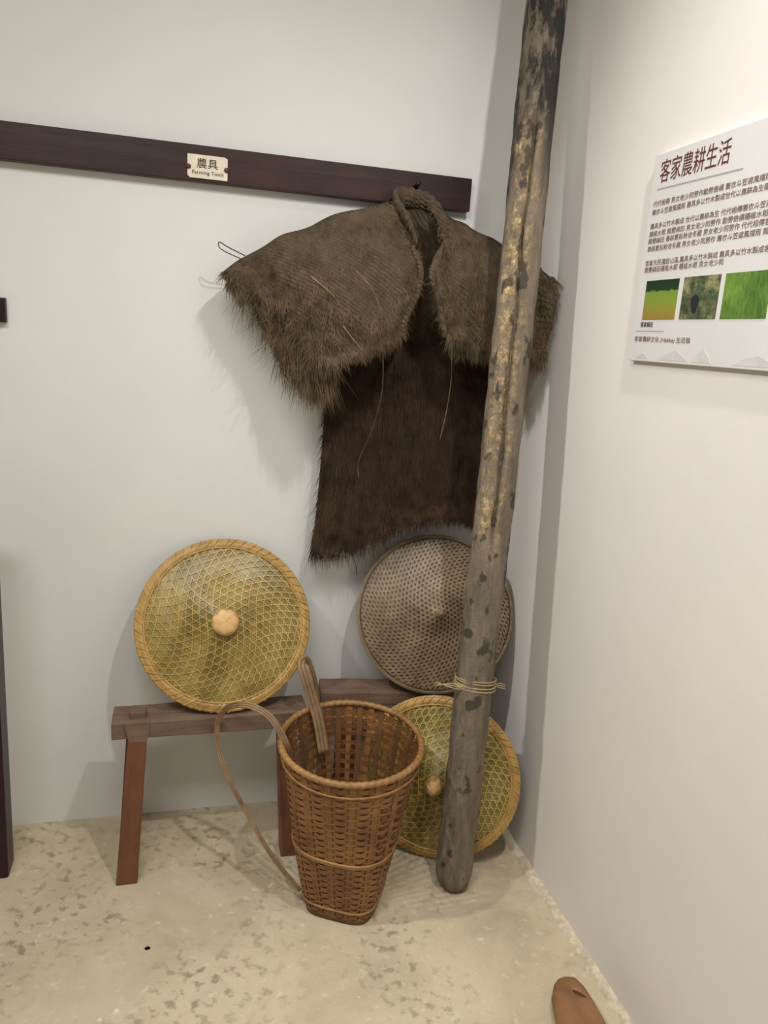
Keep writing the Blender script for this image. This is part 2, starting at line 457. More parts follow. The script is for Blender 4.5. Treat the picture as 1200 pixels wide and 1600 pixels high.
# ------------------------------------------------------------------ leaning log
POLE_A = Vector((-.2506, -.4867, 0)); POLE_B = Vector((-.1135, -.2165, 2.67))
def pole():
    root = empty('leaning_log', POLE_A, 'tall grey weathered log with a stripped cracked length, leaning in the corner', 'log')
    ax = POLE_B - POLE_A; L = ax.length; n_r = 240; seg = 96
    t = ax.normalized(); a = t.cross(Vector((0, 1, 0))).normalized()      # a ~ sideways
    bb = t.cross(a)
    toc = Vector((-1.01, -2.23, 1.5)) - (POLE_A + ax * .5)                # room side of the log
    th0 = math.atan2(toc.dot(bb), toc.dot(a))
    rnd = random.Random(11); ph = [rnd.uniform(0, 6.28) for _ in range(12)]
    vs_ = []; cols = []
    for i in range(n_r + 1):
        s = i / n_r; z = s * L
        cen = ax * s + a * (.004 * math.sin(5 * s + 1)) + bb * (.004 * math.sin(4 * s))
        crack = .10 + .09 * math.sin(z * 2.2 + .6) + .04 * math.sin(z * 17) + .02 * math.sin(z * 41)
        on = max(0, min(1, (z - .93) / .12)) * max(0, min(1, (2.08 - z) / .06))
        for j in range(seg):
            th = 2 * math.pi * j / seg
            d = (th - th0 - crack * 1.4 + math.pi) % (2 * math.pi) - math.pi
            r = .0505 + .0012 * math.sin(3 * th + 3 * z + ph[0]) + .001 * math.sin(5 * th - 9 * z + ph[1]) + .0008 * math.sin(2 * th + 31 * z)
            r += .0006 * math.sin(th * 9 + z * 60 + ph[2])
            g = on * math.exp(-(d / (.10 + .04 * math.sin(z * 6))) ** 2)
            r -= .024 * g
            edge = on * (math.exp(-((d + .45) / .5) ** 2) + .5 * math.exp(-((d - .3) / .2) ** 2))
            fac = min(1, edge * 1.25)
            r -= .002 * fac * (0.5 + .5 * math.sin(z * 70 + 3 * math.sin(th * 4 + z * 9)))
            if z < .05: r *= math.sqrt(max(.02, 1 - ((.05 - z) / .05) ** 2 * .55))
            vs_.append(cen + (a * math.cos(th) + bb * math.sin(th)) * r)
            up = max(0, min(1, (z - 1.75) / .35))
            cols.append((fac * (1 if d < .1 else .8), 0, up * (1 - fac), 1))
    fs = []
    for i in range(n_r):
        for j in range(seg):
            fs.append((i * seg + j, i * seg + (j + 1) % seg, (i + 1) * seg + (j + 1) % seg, (i + 1) * seg + j))
    fs += [tuple(range(seg - 1, -1, -1)), tuple(n_r * seg + j for j in range(seg))]
    zmin = min(v.z for v in vs_)
    o = obj('trunk', vs_, fs, M['pole'], root)
    at = o.data.color_attributes.new('strip', 'FLOAT_COLOR', 'POINT')
    for i, c in enumerate(cols): at.data[i].color = c
    root.location = POLE_A - Vector((0, 0, zmin))
    # cut knots on the lower length
    def knot(z, da, r):
        s = z / ax.z; th = th0 + da
        p = ax * s; out = a * math.cos(th) + bb * math.sin(th); p = p + out * .0495
        side = t.cross(out); m = 14
        vv = [p + out * .002] + [p + (side * math.cos(6.283 * q / m) + t * math.sin(6.283 * q / m)) * r * (1 + .15 * math.sin(3 * q)) - out * .001 for q in range(m)]
        tag(obj('knot', vv, [(0, q + 1, (q + 1) % m + 1) for q in range(m)], M['knot'], root), 'dark round knot')
    M['knot'] = mat_plain('dark_knot', (58, 54, 50), .85, .15)
    for z, da, r in ((.545, .30, .017), (.50, .12, .015), (.565, -.55, .008), (.60, -.75, .009), (.56, -.8, .007), (.42, -.1, .006), (.29, -.25, .009), (1.0, -.5, .009), (.83, .1, .01), (.73, .2, .009)):
        knot(z, da, r)
pole()
def straw_tie():
    b = MB(); rnd = random.Random(4)
    ax = (POLE_B - POLE_A); t = ax.normalized()
    for k in range(5):
        s = (.585 + .006 * k) / ax.z; c = POLE_A + ax * s
        e1 = t.cross(Vector((0, 1, 0))).normalized(); e2 = t.cross(e1)
        ph = rnd.uniform(0, 6.28)
        pts = [c + (e1 * math.cos(q) + e2 * math.sin(q)) * .0565 + t * (.004 * math.sin(q + ph)) for q in [i * 2 * math.pi / 28 for i in range(28)]]
        b.tube(pts, .0016, 5, closed=True)
        # loose ends
        q0 = pts[(k * 3) % 28]
    c = POLE_A + ax * (.59 / ax.z)
    for dz in (0, .006, .012):
        b.tube(catmull([c + Vector((.052, -.02, dz * .5)), c + Vector((.062, -.03, dz)), c + Vector((.076, -.032, dz - .004))], 4), .0012, 5)
        b.tube(catmull([c + Vector((-.045, -.03, dz * .5)), c + Vector((-.075, -.02, .003 + dz)), c + Vector((-.11, .015, .006 - dz))], 4), .0012, 5)
    tag(b.build('straw_tie', M['straw']), 'pale straw strands tied around the leaning log', 'straw tie')
straw_tie()

# ------------------------------------------------------------------ benches
def tapered_leg(name, foot, top, w0, d0, w1, d1, mat, parent):
    f = Vector(foot); t = Vector(top)
    vs_ = [f + Vector((sx * w0 / 2, sy * d0 / 2, 0)) for sx, sy in ((-1, -1), (1, -1), (1, 1), (-1, 1))]
    vs_ += [t + Vector((sx * w1 / 2, sy * d1 / 2, 0)) for sx, sy in ((-1, -1), (1, -1), (1, 1), (-1, 1))]
    return bevel(obj(name, vs_, [(3, 2, 1, 0), (4, 5, 6, 7), (0, 1, 5, 4), (1, 2, 6, 5), (2, 3, 7, 6), (3, 0, 4, 7)], mat, parent, False), .003)
def bench(loc, rz, Lx, D, zt, th, label, legs, caps):
    root = empty('wooden_bench', loc, label, 'bench'); root.rotation_euler.z = rz
    # plank, slightly uneven
    n = 14; vs_ = []; fs = []; rnd = random.Random(int(Lx * 1000))
    for i in range(n + 1):
        x = Lx * i / n; e = [rnd.uniform(-.0025, .0025) for _ in range(3)]
        vs_ += [(x, 0 + e[0], zt - th), (x, 0 + e[0], zt + e[2] * .4), (x, D + e[1], zt + e[2] * .4), (x, D + e[1], zt - th)]
    for i in range(n):
        for j in range(4): fs.append((i * 4 + j, i * 4 + 4 + j, i * 4 + 4 + (j + 1) % 4, i * 4 + (j + 1) % 4))
    fs += [(0, 1, 2, 3), (n * 4 + 3, n * 4 + 2, n * 4 + 1, n * 4)]
    bevel(obj('plank', vs_, fs, M['bench_top'], root, False), .004)
    for (fx, fy, tx, ty, tz) in legs:
        tapered_leg('leg', (fx, fy, 0), (tx, ty, tz), .056, .045, .05, .042, M['bench_leg'], root)
    for (x, y) in caps:
        b = MB(); b.box(x - .021, x + .021, y - .017, y + .017, zt - .01, zt + .02)
        bevel(b.build('tenon', M['bench_top'], root, False), .003)
    return root
b1 = bench((-1.18, -.238, 0), 0, .535, .104, .44, .05,
      'narrow wooden bench under the golden hat leaning on the bare wall',
      [(.040, -.062, .068, .016, .40), (.036, .155, .062, .07, .40), (.494, -.02, .474, .03, .40), (.52, .165, .48, .075, .40)],
      [(.068, .036)])
# the leg's shoulder lapped over the end of the plank
lap = obj('lap_joint', [(.046, -.008, .385), (.094, -.008, .385), (.100, -.006, .44), (.034, -.006, .44), (.046, .0, .385), (.094, .0, .385), (.100, .0, .44), (.034, .0, .44)],
    [(0, 1, 2, 3), (7, 6, 5, 4), (0, 4, 5, 1), (1, 5, 6, 2), (2, 6, 7, 3), (3, 7, 4, 0)], M['bench_top'], b1, False)
bench((-.594, -.157, 0), math.radians(-7), .52, .10, .455, .042,
      'narrow wooden bench under the brown hat, its end behind the tall basket',
      [(.09, -.02, .085, .03, .42), (.09, .13, .085, .07, .42), (.43, -.02, .44, .03, .42), (.43, .13, .44, .07, .42)], [])

# ------------------------------------------------------------------ bamboo hats
def hat(label, c, R, tilt, yaw, hfun, leaf, splint, rimm, spacing, sw, style):
    t = math.radians(tilt); y = math.radians(yaw)
    n = Vector((math.sin(y) * math.cos(t), -math.cos(y) * math.cos(t), math.sin(t)))
    a = Vector((math.cos(y), math.sin(y), 0)); b = n.cross(a)
    root = empty('bamboo_hat', c, label, 'hat')
    root.matrix_world = Matrix(((a.x, b.x, n.x, c[0]), (a.y, b.y, n.y, c[1]), (a.z, b.z, n.z, c[2]), (0, 0, 0, 1)))
    # leaf shell (two-sided, with thickness)
    nr, ns = 26, 72; vs_ = []; fs = []; rnd = random.Random(len(label))
    for side in (0, 1):
        for i in range(nr + 1):
            r = R * (.02 + .98 * i / nr)
            for j in range(ns):
                th = 2 * math.pi * j / ns
                vs_.append((r * math.cos(th), r * math.sin(th), hfun(r / R) - .004 * side + .0008 * math.sin(9 * th + i)))
    o2 = (nr + 1) * ns
    for i in range(nr):
        for j in range(ns):
            k = (j + 1) % ns
            fs.append((i * ns + j, (i + 1) * ns + j, (i + 1) * ns + k, i * ns + k))
            fs.append((o2 + i * ns + k, o2 + (i + 1) * ns + k, o2 + (i + 1) * ns + j, o2 + i * ns + j))
    fs.append(tuple(range(ns))); fs.append(tuple(o2 + j for j in range(ns - 1, -1, -1)))
    obj('leaf_shell', vs_, fs, leaf, root)
    def surf(x, yv, off):
        r = math.hypot(x, yv); e = .004
        z = hfun(min(r / R, 1)); return Vector((x, yv, z + off))
    def snorm(x, yv):
        e = .003
        dx = (surf(x + e, yv, 0) - surf(x - e, yv, 0)); dy = (surf(x, yv + e, 0) - surf(x, yv - e, 0))
        return dx.cross(dy).normalized()
    # lattice: three families of splints crossing into a hexagonal (kagome) weave
    lat = MB(); swirl = .55
    for f in range(3):
        ca, sa = math.cos(f * math.pi / 3 + .2), math.sin(f * math.pi / 3 + .2)
        kmax = int(R / spacing) + 1
        for idx in range(-kmax, kmax):
            d = (idx + .5) * spacing
            if abs(d) > R * .93: continue
            h = math.sqrt((R * .955) ** 2 - d * d); m = max(6, int(h / spacing * 2.2)); pts = []; sides = []
            for i in range(m + 1):
                q = -h + 2 * h * i / m; r = math.hypot(q, d)
                x, yv = q * ca - d * sa, q * sa + d * ca
                w = swirl * (1 - r / R); cw, sn = math.cos(w), math.sin(w)
                x, yv = x * cw - yv * sn, x * sn + yv * cw
                pts.append(surf(x, yv, .0026 + .0012 * math.sin(i * 2.8 + f * 2.1 + idx * 3.1)))
            for i in range(len(pts)):
                tg = (pts[min(i + 1, len(pts) - 1)] - pts[max(i - 1, 0)]).normalized()
                sides.append(tg.cross(snorm(pts[i].x, pts[i].y)).normalized())
            lat.ribbon(pts, sides, sw * rnd.uniform(.85, 1.15))
    tag(lat.build('lattice', splint, root), 'open weave of thin bamboo splints', kind='stuff')
    # rim
    rim = MB()
    if style != 'old':
        m = 120; vv = []; ff = []
        for i in range(m):
            an = 2 * math.pi * i / m
            for u, dz in ((1.0, .005), (.975, .0072), (.945, .0066), (.922, .003)):
                vv.append((R * u * math.cos(an), R * u * math.sin(an), hfun(u) + dz))
        for i in range(m):
            for j in range(3): ff.append((i * 4 + j, ((i + 1) % m) * 4 + j, ((i + 1) % m) * 4 + j + 1, i * 4 + j + 1))
        rim.add(vv, ff)
    circ = lambda r, z, m=120: [(r * math.cos(2 * math.pi * i / m), r * math.sin(2 * math.pi * i / m), z) for i in range(m)]
    z1 = hfun(1)
    if style == 'old':
        rim.tube(circ(R, z1), .0038, 8, closed=True)
        rim.tube(circ(R * .985, z1 + .004), .0022, 6, closed=True)
        rim.build('rim', rimm, root)
    else:
        rim.tube(circ(R, z1), .0062, 8, closed=True)
        rim.tube(circ(R * .955, hfun(.955) + .003), .0042, 6, closed=True)
        rim.tube(circ(R * .915, hfun(.915) + .003), .0034, 6, closed=True)
        rim.build('rim', rimm, root)
        bd = MB()
        for k in range(58):
            th = 2 * math.pi * k / 58 + rnd.uniform(-.02, .02); dt = rnd.uniform(.10, .16)
            pts = []; sides = []
            for i in range(7):
                u = i / 6; r = R * (1.028 - .15 * u); ang = th + dt * u
                zz = hfun(min(1, r / R)) + .0095 * math.sin(math.pi * min(1, u * 1.1 + .12)) ** .6 + .001
                pts.append(Vector((r * math.cos(ang), r * math.sin(ang), zz)))
                sides.append(Vector((-math.sin(ang), math.cos(ang), 0)))
            bd.ribbon(pts, sides, rnd.uniform(.003, .006))
        tag(bd.build('rim_binding', splint, root), 'slanting splints wrapped over the rim', kind='stuff')
    # crown tip
    kb = MB(); h0 = hfun(.02)
    if style == 'flat':      # flat woven button
        prof = [(.036, -.012), (.035, .002), (.032, .009), (.022, .012), (.010, .013), (.0005, .013)]
    elif style == 'bullet':  # rounded peg
        prof = [(.024, -.018), (.0235, .0), (.022, .016), (.019, .029), (.013, .038), (.006, .043), (.0004, .044)]
    else:                    # small pointed tip
        prof = [(.016, -.012), (.013, .0), (.009, .009), (.005, .016), (.002, .022), (.0004, .024)]
    m = 28; vv = []; ff = []
    for r, z in prof:
        for j in range(m):
            th = 2 * math.pi * j / m; w = 1 + (.05 if j % 4 < 2 else -.03)
            vv.append((r * w * math.cos(th), r * w * math.sin(th), h0 + z + (.0012 if (j // 4) % 2 else 0)))
    for i in range(len(prof) - 1):
        for j in range(m): ff.append((i * m + j, i * m + (j + 1) % m, (i + 1) * m + (j + 1) % m, (i + 1) * m + j))
    tag(obj('crown_tip', vv, ff, M['knob'] if style != 'old' else splint, root), 'pale woven crown tip')
    if style != 'old':
        rg = MB()
        for z, r in ((-.004, .037), (.004, .035)) if style == 'flat' else ((0, .0248), (.012, .024), (.022, .0215)):
            rg.tube([(r * math.cos(6.283 * i / 32), r * math.sin(6.283 * i / 32), h0 + z) for i in range(32)], .0016, 5, closed=True)
        rg.build('tip_binding', M['rimgold'], root)
    return root

def prof_gold(h):
    return lambda u: h * ((1 - u) * .55 + .45 * max(0, 1 - u / .62) ** 1.25) - .004 * max(0, u - .8) / .2
def prof_old(h):
    return lambda u: h * ((1 - u) * .62 + .38 * max(0, 1 - u / .34) ** 1.3)
hat('golden bamboo hat with flat tan button, standing on the bench against bare wall',
    (-.879, -.127, .672), .241, 24.5, -1, prof_gold(.082), M['leaf'], M['splint'], M['rimgold'], .0195, .0032, 'flat')
hat('grey-brown finely woven conical hat with thin rim, below the straw cape',
    (-.247, -.142, .688), .238, 20, -10, prof_old(.095), M['leaf_old'], M['splint_old'], M['splint_old'], .0120, .0052, 'old')
hat('golden bamboo hat with rounded peg tip, standing on the floor behind the log',
    (-.262, -.318, .241), .236, 12, -28, prof_gold(.074), M['leaf_green'], M['splint'], M['rimgold'], .0195, .0032, 'bullet')

# ------------------------------------------------------------------ tall cane basket
def basket():
    root = empty('cane_basket', (-.565, -.475, 0), 'tall brown woven cane basket tapering to a square foot, in front of the benches', 'basket')
    c0 = Vector((0, 0, 0)); c1 = Vector((.005, .042, .452)); rot = math.radians(-30)
    def half(z): return .088 + (.187 - .088) * (z / .452) ** .92
    def pt(phi, z, off=0.0):
        u = z / .452; c = c0.lerp(c1, u)
        e = 4.5 + (2.0 - 4.5) * min(1, u * 1.25) ** .6
        cs, sn = math.cos(phi), math.sin(phi)
        r = (abs(cs) ** e + abs(sn) ** e) ** (-1 / e)
        r = (half(z) + 0) * r * (1 if u > .5 else 1 - .0 * (0.5 - u)) + off
        x, y = r * cs, r * sn * (1 + .03 * u)
        return Vector((c.x + x * math.cos(rot) - y * math.sin(rot), c.y + x * math.sin(rot) + y * math.cos(rot), z + .012 * u * math.sin(phi + rot)))
    def outn(phi, z):
        d = pt(phi, z, .01) - pt(phi, z, 0); d.z = 0; return d.normalized()
    N = 36
    for k in range(N):
        phi = 2 * math.pi * k / N; pts = []; sides = []; ups = []; w = []
        for i in range(19):
            z = .012 + .432 * i / 18
            p = pt(phi, z); o = outn(phi, z); up = Vector((0, 0, 1)); s = up.cross(o).normalized()
            pts.append(p - o * .001); sides.append(s); ups.append(o); w.append(.0085 + .0085 * z / .45)
        m = MB(); m.ribbon(pts, sides, w, .002, ups)
        m.build('stake', M['cane'] if k % 2 else M['cane_dark'], root, False)
    rows = []
    z = .016
    while z < .438:
        u = z
        rows.append((z, .0062)); z += .0064
    we = MB(); rnd = random.Random(2)
    for k, (z, w) in enumerate(rows):
        m = N * 6; seg_pts = []; segs = []
        open_row = .215 < z < .385 and k % 4 in (1, 2)      # rows left out of the openwork windows
        for i in range(m + 1):
            phi = 2 * math.pi * i / m
            dg = math.degrees(phi + rot) % 360
            if open_row and (20 < dg < 165 or 285 < dg < 345):
                if len(seg_pts) > 2: segs.append(seg_pts)
                seg_pts = []; continue
            off = (.0032 if k % 3 else -.0016) * math.cos(phi * N / 2) + .0005
            seg_pts.append(pt(phi, z + .0008 * math.sin(phi * 5 + k), off))
        if len(seg_pts) > 2: segs.append(seg_pts)
        for sp in segs: we.ribbon(sp, [Vector((0, 0, 1))] * len(sp), w * rnd.uniform(.9, 1.08))
    tag(we.build('weft', M['cane'], root), 'fine horizontal cane weave', kind='stuff')
    # rim: wrapped hoop
    rim = MB(); m = 260
    rim.tube([pt(2 * math.pi * i / m, .450) for i in range(m)], .0085, 10, closed=True, rfun=lambda s, a: 1 + .13 * math.sin(2 * math.pi * 62 * s + a))
    rim.build('rim', M['cane_rim'], root)
    for z, r in ((.412, .0032), (.200, .0036), (.194, .0030), (.040, .0032)):
        b = MB(); b.tube([pt(2 * math.pi * i / 120, z, .0035) for i in range(120)], r, 6, closed=True, rfun=lambda s, a: 1 + .15 * math.sin(2 * math.pi * 40 * s + a))
        b.build('hoop', M['cane_rim'], root)
    base = MB(); ring = [pt(2 * math.pi * i / 72, .006, .002) for i in range(72)]
    base.add([Vector((p.x, p.y, .0)) for p in ring] + [Vector((p.x * 1.015, p.y * 1.015, .018)) for p in ring] + [Vector((p.x * .96, p.y * .96, .018)) for p in ring],
             [tuple(range(71, -1, -1))] + [(i, (i + 1) % 72, 72 + (i + 1) % 72, 72 + i) for i in range(72)] + [(72 + i, 72 + (i + 1) % 72, 144 + (i + 1) % 72, 144 + i) for i in range(72)] + [tuple(range(144, 216))])
    base.build('base', M['cane_dark'], root)
    # carrying straps
    inv = -Vector(root.location)
    def strap(pts, w, name, lab, w1=None):
        P = [p + inv for p in catmull(pts, 8)]; sides = []; ups = []
        for i in range(len(P)):
            tg = (P[min(i + 1, len(P) - 1)] - P[max(i - 1, 0)]).normalized()
            u = Vector((.25, -.9, .35)); s = tg.cross(u).normalized(); sides.append(s); ups.append(s.cross(tg).normalized())
        for q in range(3):
            pass
        m = MB()
        for off in (-.33, 0, .33):
            ws = [w + ((w1 or w) - w) * i / (len(P) - 1) for i in range(len(P))]
            m.ribbon([p + s * q * off for p, s, q in zip(P, sides, ws)], sides, [q * .31 for q in ws], .0035, ups)
        tag(m.build(name, M['strap'], root), lab)
    strap([(-.715, -.405, .380), (-.736, -.418, .452), (-.770, -.370, .499), (-.822, -.310, .507), (-.871, -.275, .489), (-.899, -.262, .445), (-.900, -.272, .383), (-.879, -.300, .308), (-.829, -.350, .217), (-.760, -.430, .121), (-.690, -.490, .052)], .021, 'strap', 'flat cane strap looping out over the bench', .011)
    strap([(-.608, -.310, .345), (-.623, -.285, .433), (-.642, -.272, .498), (-.659, -.262, .557), (-.667, -.250, .584), (-.662, -.232, .592), (-.650, -.216, .57), (-.630, -.218, .50), (-.618, -.228, .40), (-.605, -.30, .22), (-.600, -.395, .06)], .034, 'strap', 'flat cane strap standing up behind the rim')
basket()

# ------------------------------------------------------------------ palm-fibre rain cape
def cape():
    root = empty('straw_cape', (-.40, -.06, .86), 'shaggy brown palm-fibre rain cape hanging from the wall rail', 'cape')
    org = Vector(root.location)
    L = [
     [(-.440,-.110,1.846), (-.544,-.100,1.826), (-.687,-.090,1.766), (-.803,-.080,1.704), (-.890,-.080,1.635)],
     [(-.412,-.170,1.740), (-.547,-.180,1.702), (-.689,-.160,1.652), (-.794,-.130,1.627), (-.881,-.100,1.616)],
     [(-.395,-.210,1.648), (-.533,-.220,1.589), (-.667,-.200,1.548), (-.761,-.150,1.558), (-.855,-.110,1.591)],
     [(-.424,-.210,1.565), (-.537,-.235,1.508), (-.644,-.210,1.468), (-.722,-.160,1.495), (-.819,-.110,1.563)],
     [(-.436,-.210,1.506), (-.539,-.240,1.462), (-.626,-.215,1.436), (-.695,-.165,1.447), (-.784,-.110,1.524)]]
    Bk = [
     [(-.70,-.055,1.755), (-.38,-.055,1.872), (-.14,-.060,1.765)],
     [(-.70,-.035,1.650), (-.40,-.030,1.740), (-.14,-.050,1.670)],
     [(-.70,-.035,1.580), (-.40,-.030,1.640), (-.14,-.050,1.600)],
     [(-.68,-.035,1.520), (-.40,-.030,1.530), (-.14,-.050,1.530)],
     [(-.66,-.035,1.470), (-.40,-.030,1.425), (-.14,-.050,1.460)]]
    Rt = [
     [(-.357,-.110,1.860), (-.289,-.120,1.826), (-.215,-.130,1.796), (-.128,-.160,1.757), (-.055,-.200,1.713), (-.030,-.225,1.683)],
     [(-.320,-.170,1.763), (-.271,-.180,1.734), (-.211,-.190,1.710), (-.129,-.200,1.687), (-.059,-.230,1.674), (-.026,-.240,1.659)],
     [(-.359,-.210,1.664), (-.295,-.220,1.639), (-.220,-.220,1.620), (-.129,-.220,1.610), (-.062,-.235,1.606), (-.028,-.245,1.612)],
     [(-.328,-.210,1.570), (-.282,-.220,1.549), (-.216,-.220,1.536), (-.121,-.220,1.534), (-.058,-.235,1.538), (-.032,-.240,1.549)],
     [(-.304,-.210,1.513), (-.263,-.220,1.491), (-.211,-.220,1.485), (-.115,-.220,1.482), (-.053,-.235,1.469), (-.040,-.240,1.470)]]
    rows = [catmull(l + b + list(reversed(r)), 8) for l, b, r in zip(L, Bk, Rt)]
    nc = len(rows[0])
    cols = [catmull([rows[k][i] for k in range(5)], 6) for i in range(nc)]   # cols[i][s]
    nsr = len(cols[0])
    rnd = random.Random(21)
    def wob(p, i, s):
        return p + Vector((.003 * math.sin(i * .9 + s), .005 * math.sin(i * .55 + s * .4) + rnd.uniform(-.0015, .0015), .003 * math.sin(i * .7)))
    G = [[wob(cols[i][s], i, s) - org for s in range(nsr)] for i in range(nc)]
    vs_ = [p for c in G for p in c]
    fs = [(i * nsr + s, (i + 1) * nsr + s, (i + 1) * nsr + s + 1, i * nsr + s + 1) for i in range(nc - 1) for s in range(nsr - 1)]
    o = obj('mantle', vs_, fs, M['fiber'], root)
    md = o.modifiers.new('thick', 'SOLIDIFY'); md.thickness = .014; md.offset = 0
    # back panel hanging below the shoulders
    pr = [(1.475, (-.58, -.47, -.38, -.27, -.17, -.09)), (1.42, (-.609, -.499, -.386, -.271, -.172, -.088)), (1.30, (-.605, -.498, -.383, -.255, -.164, -.082)),
          (1.145, (-.607, -.499, -.382, -.242, -.160, -.082)), (1.01, (-.614, -.501, -.373, -.230, -.151, -.083)), (.925, (-.619, -.505, -.376, -.222, -.146, -.083))]
    dy = (-.055, -.085, -.08, -.095, -.05, -.06)
    zo = (-.03, .0, .045, .085, .075, .02)
    prow = [catmull([(x, d * (.6 + .4 * k / 5) - .012, z + (q if k == 5 else q * .4 if k == 4 else .022 * math.sin(x * 23) if k == 0 else 0)) for x, d, q in zip(xs, dy, zo)], 7) for k, (z, xs) in enumerate(pr)]
    np_ = len(prow[0]); pc = [catmull([prow[k][i] for k in range(6)], 6) for i in range(np_)]; nps = len(pc[0])
    P = [[pc[i][s] - org + Vector((0, .004 * math.sin(i * 1.3 + s * .3), 0)) for s in range(nps)] for i in range(np_)]
    o = obj('back_panel', [p for c in P for p in c], [(i * nps + s, (i + 1) * nps + s, (i + 1) * nps + s + 1, i * nps + s + 1) for i in range(np_ - 1) for s in range(nps - 1)], M['fiber_dark'], root)
    md = o.modifiers.new('thick', 'SOLIDIFY'); md.thickness = .012; md.offset = 0
    # standing collar band around the neck
    cp = [p - org for p in catmull([(-.398,-.185,1.742), (-.414,-.155,1.792), (-.434,-.112,1.838), (-.420,-.070,1.862), (-.375,-.052,1.868), (-.335,-.062,1.862), (-.314,-.105,1.828), (-.318,-.160,1.770)], 8)]
    nn_ = len(cp); cv = []; cf = []
    ctr = Vector((-.372, -.12, 1.82)) - org
    for i, p in enumerate(cp):
        u = i / (nn_ - 1); out = Vector((p.x - ctr.x, p.y - ctr.y, 0)).normalized()
        hh = .012 + .026 * math.sin(math.pi * min(1, max(0, u * 1.15 - .02))) ** .7 + .0025 * math.sin(i * 1.7)
        lean = out * (.012 if u < .5 else .006)
        th = .0075 + .002 * math.sin(i * 2.3)
        for q in (p - Vector((0, 0, .012)) - out * th, p + Vector((0, 0, hh)) + lean - out * th * .7, p + Vector((0, 0, hh + .003)) + lean, p + Vector((0, 0, hh * .9)) + lean + out * th, p - Vector((0, 0, .014)) + out * th * 1.3):
            cv.append(q)
    for i in range(nn_ - 1):
        for j in range(5): cf.append((i * 5 + j, i * 5 + 5 + j, i * 5 + 5 + (j + 1) % 5, i * 5 + (j + 1) % 5))
    cf += [tuple(range(5)), tuple((nn_ - 1) * 5 + j for j in range(4, -1, -1))]
    obj('collar', cv, cf, M['fiber'], root)
    # rolled front edges
    for k, pth in enumerate(([(-.410,-.178,1.74), (-.394,-.205,1.69), (-.396,-.216,1.645), (-.420,-.216,1.575), (-.435,-.214,1.51)],
                [(-.327,-.180,1.75), (-.350,-.205,1.70), (-.358,-.216,1.66), (-.334,-.216,1.585), (-.309,-.214,1.51)])):
        e = MB(); e.tube([p - org for p in catmull(pth, 8)], [.006 + .005 * math.sin(math.pi * i / 32) for i in range(33)], 10, rfun=lambda s, a: 1 + .3 * math.sin(2 * a + 9 * s) + .16 * math.sin(3 * a + 23 * s))
        e.build('front_edge', M['fiber'], root)
    # fibres -------------------------------------------------------
    def fibres(mb, n, grid, ni, ns_, irange, srange, length, lift, droop, width, rnd, spread=.25, out=Vector((0, -1, .1))):
        for _ in range(n):
            fi = rnd.uniform(*irange) * (ni - 1); s = srange[0] + (srange[1] - srange[0]) * rnd.random()
            fs_ = s * (ns_ - 1); i = min(int(fi), ni - 2); k = min(int(fs_), ns_ - 2)
            a, b = fi - i, fs_ - k
            p = grid[i][k].lerp(grid[i + 1][k], a).lerp(grid[i][k + 1].lerp(grid[i + 1][k + 1], a), b)
            d = (grid[i][k + 1] - grid[i][k]).normalized(); sd = (grid[i + 1][k] - grid[i][k]).normalized()
            nn = sd.cross(d).normalized()
            if nn.dot(out) < 0: nn = -nn
            d = (d + sd * rnd.gauss(0, spread) + nn * lift * rnd.random()).normalized()
            l = rnd.uniform(*length); m = 4
            q = p + nn * .006; pts = [q]
            for j in range(m):
                d = (d + Vector((rnd.gauss(0, .10), rnd.gauss(0, .10), -droop))).normalized()
                q = q + d * l / m
                if q.y + org.y > -.004: q.y = -.004 - org.y
                if q.x + org.x > -.004: q.x = -.004 - org.x
                pts.append(q)
            vw = Vector((.25, .9, -.2)); sides = []
            for j in range(len(pts)):
                tg = pts[min(j + 1, m)] - pts[max(j - 1, 0)]
                sides.append(tg.cross(vw + Vector((rnd.gauss(0, .3), 0, rnd.gauss(0, .3)))).normalized())
            w = rnd.uniform(*width); mb.ribbon(pts, sides, [w, w, w * .85, w * .6, w * .15])
    r2 = random.Random(5)
    fi = MB()
    fr_l = (0, .30); fr_r = (.62, 1); al = (0, 1)
    fibres(fi, 4200, G, nc, nsr, fr_l, (.03, .93), (.02, .05), .4, .08, (.0009, .0016), r2, .55)
    fibres(fi, 2600, G, nc, nsr, fr_r, (.03, .93), (.02, .05), .4, .08, (.0009, .0016), r2, .55)
    fibres(fi, 1600, G, nc, nsr, (.12, .34), (.3, 1), (.03, .075), .7, .15, (.0009, .0018), r2, .7)
    fibres(fi, 1300, G, nc, nsr, (0, .17), (.86, 1), (.015, .045), .3, .2, (.001, .0018), r2, .5)
    fibres(fi, 2000, G, nc, nsr, (.15, .36), (.9, 1), (.03, .08), .3, .28, (.001, .0018), r2, .5)
    fibres(fi, 1500, G, nc, nsr, fr_r, (.88, 1), (.02, .06), .3, .28, (.001, .0018), r2, .4)
    fibres(fi, 900, G, nc, nsr, (.20, .36), (.0, .3), (.015, .04), .8, .05, (.0008, .0014), r2, .7)
    fibres(fi, 500, G, nc, nsr, (0, .025), (0, 1), (.012, .03), .9, .05, (.0009, .0016), r2, .9)
    fibres(fi, 400, G, nc, nsr, (.975, 1), (0, 1), (.012, .03), .9, .05, (.0009, .0016), r2, .9)
    tag(fi.build('fibres', M['hair'], root, False), 'matted brown palm fibres', kind='stuff')
    # long ragged tufts under the arm side
    tf = MB()
    fibres(tf, 1500, G, nc, nsr, (.17, .27), (.85, 1), (.07, .17), .15, .35, (.001, .002), r2, .22)
    fibres(tf, 260, G, nc, nsr, (.72, .80), (.8, 1), (.06, .12), .15, .3, (.001, .002), r2, .2)
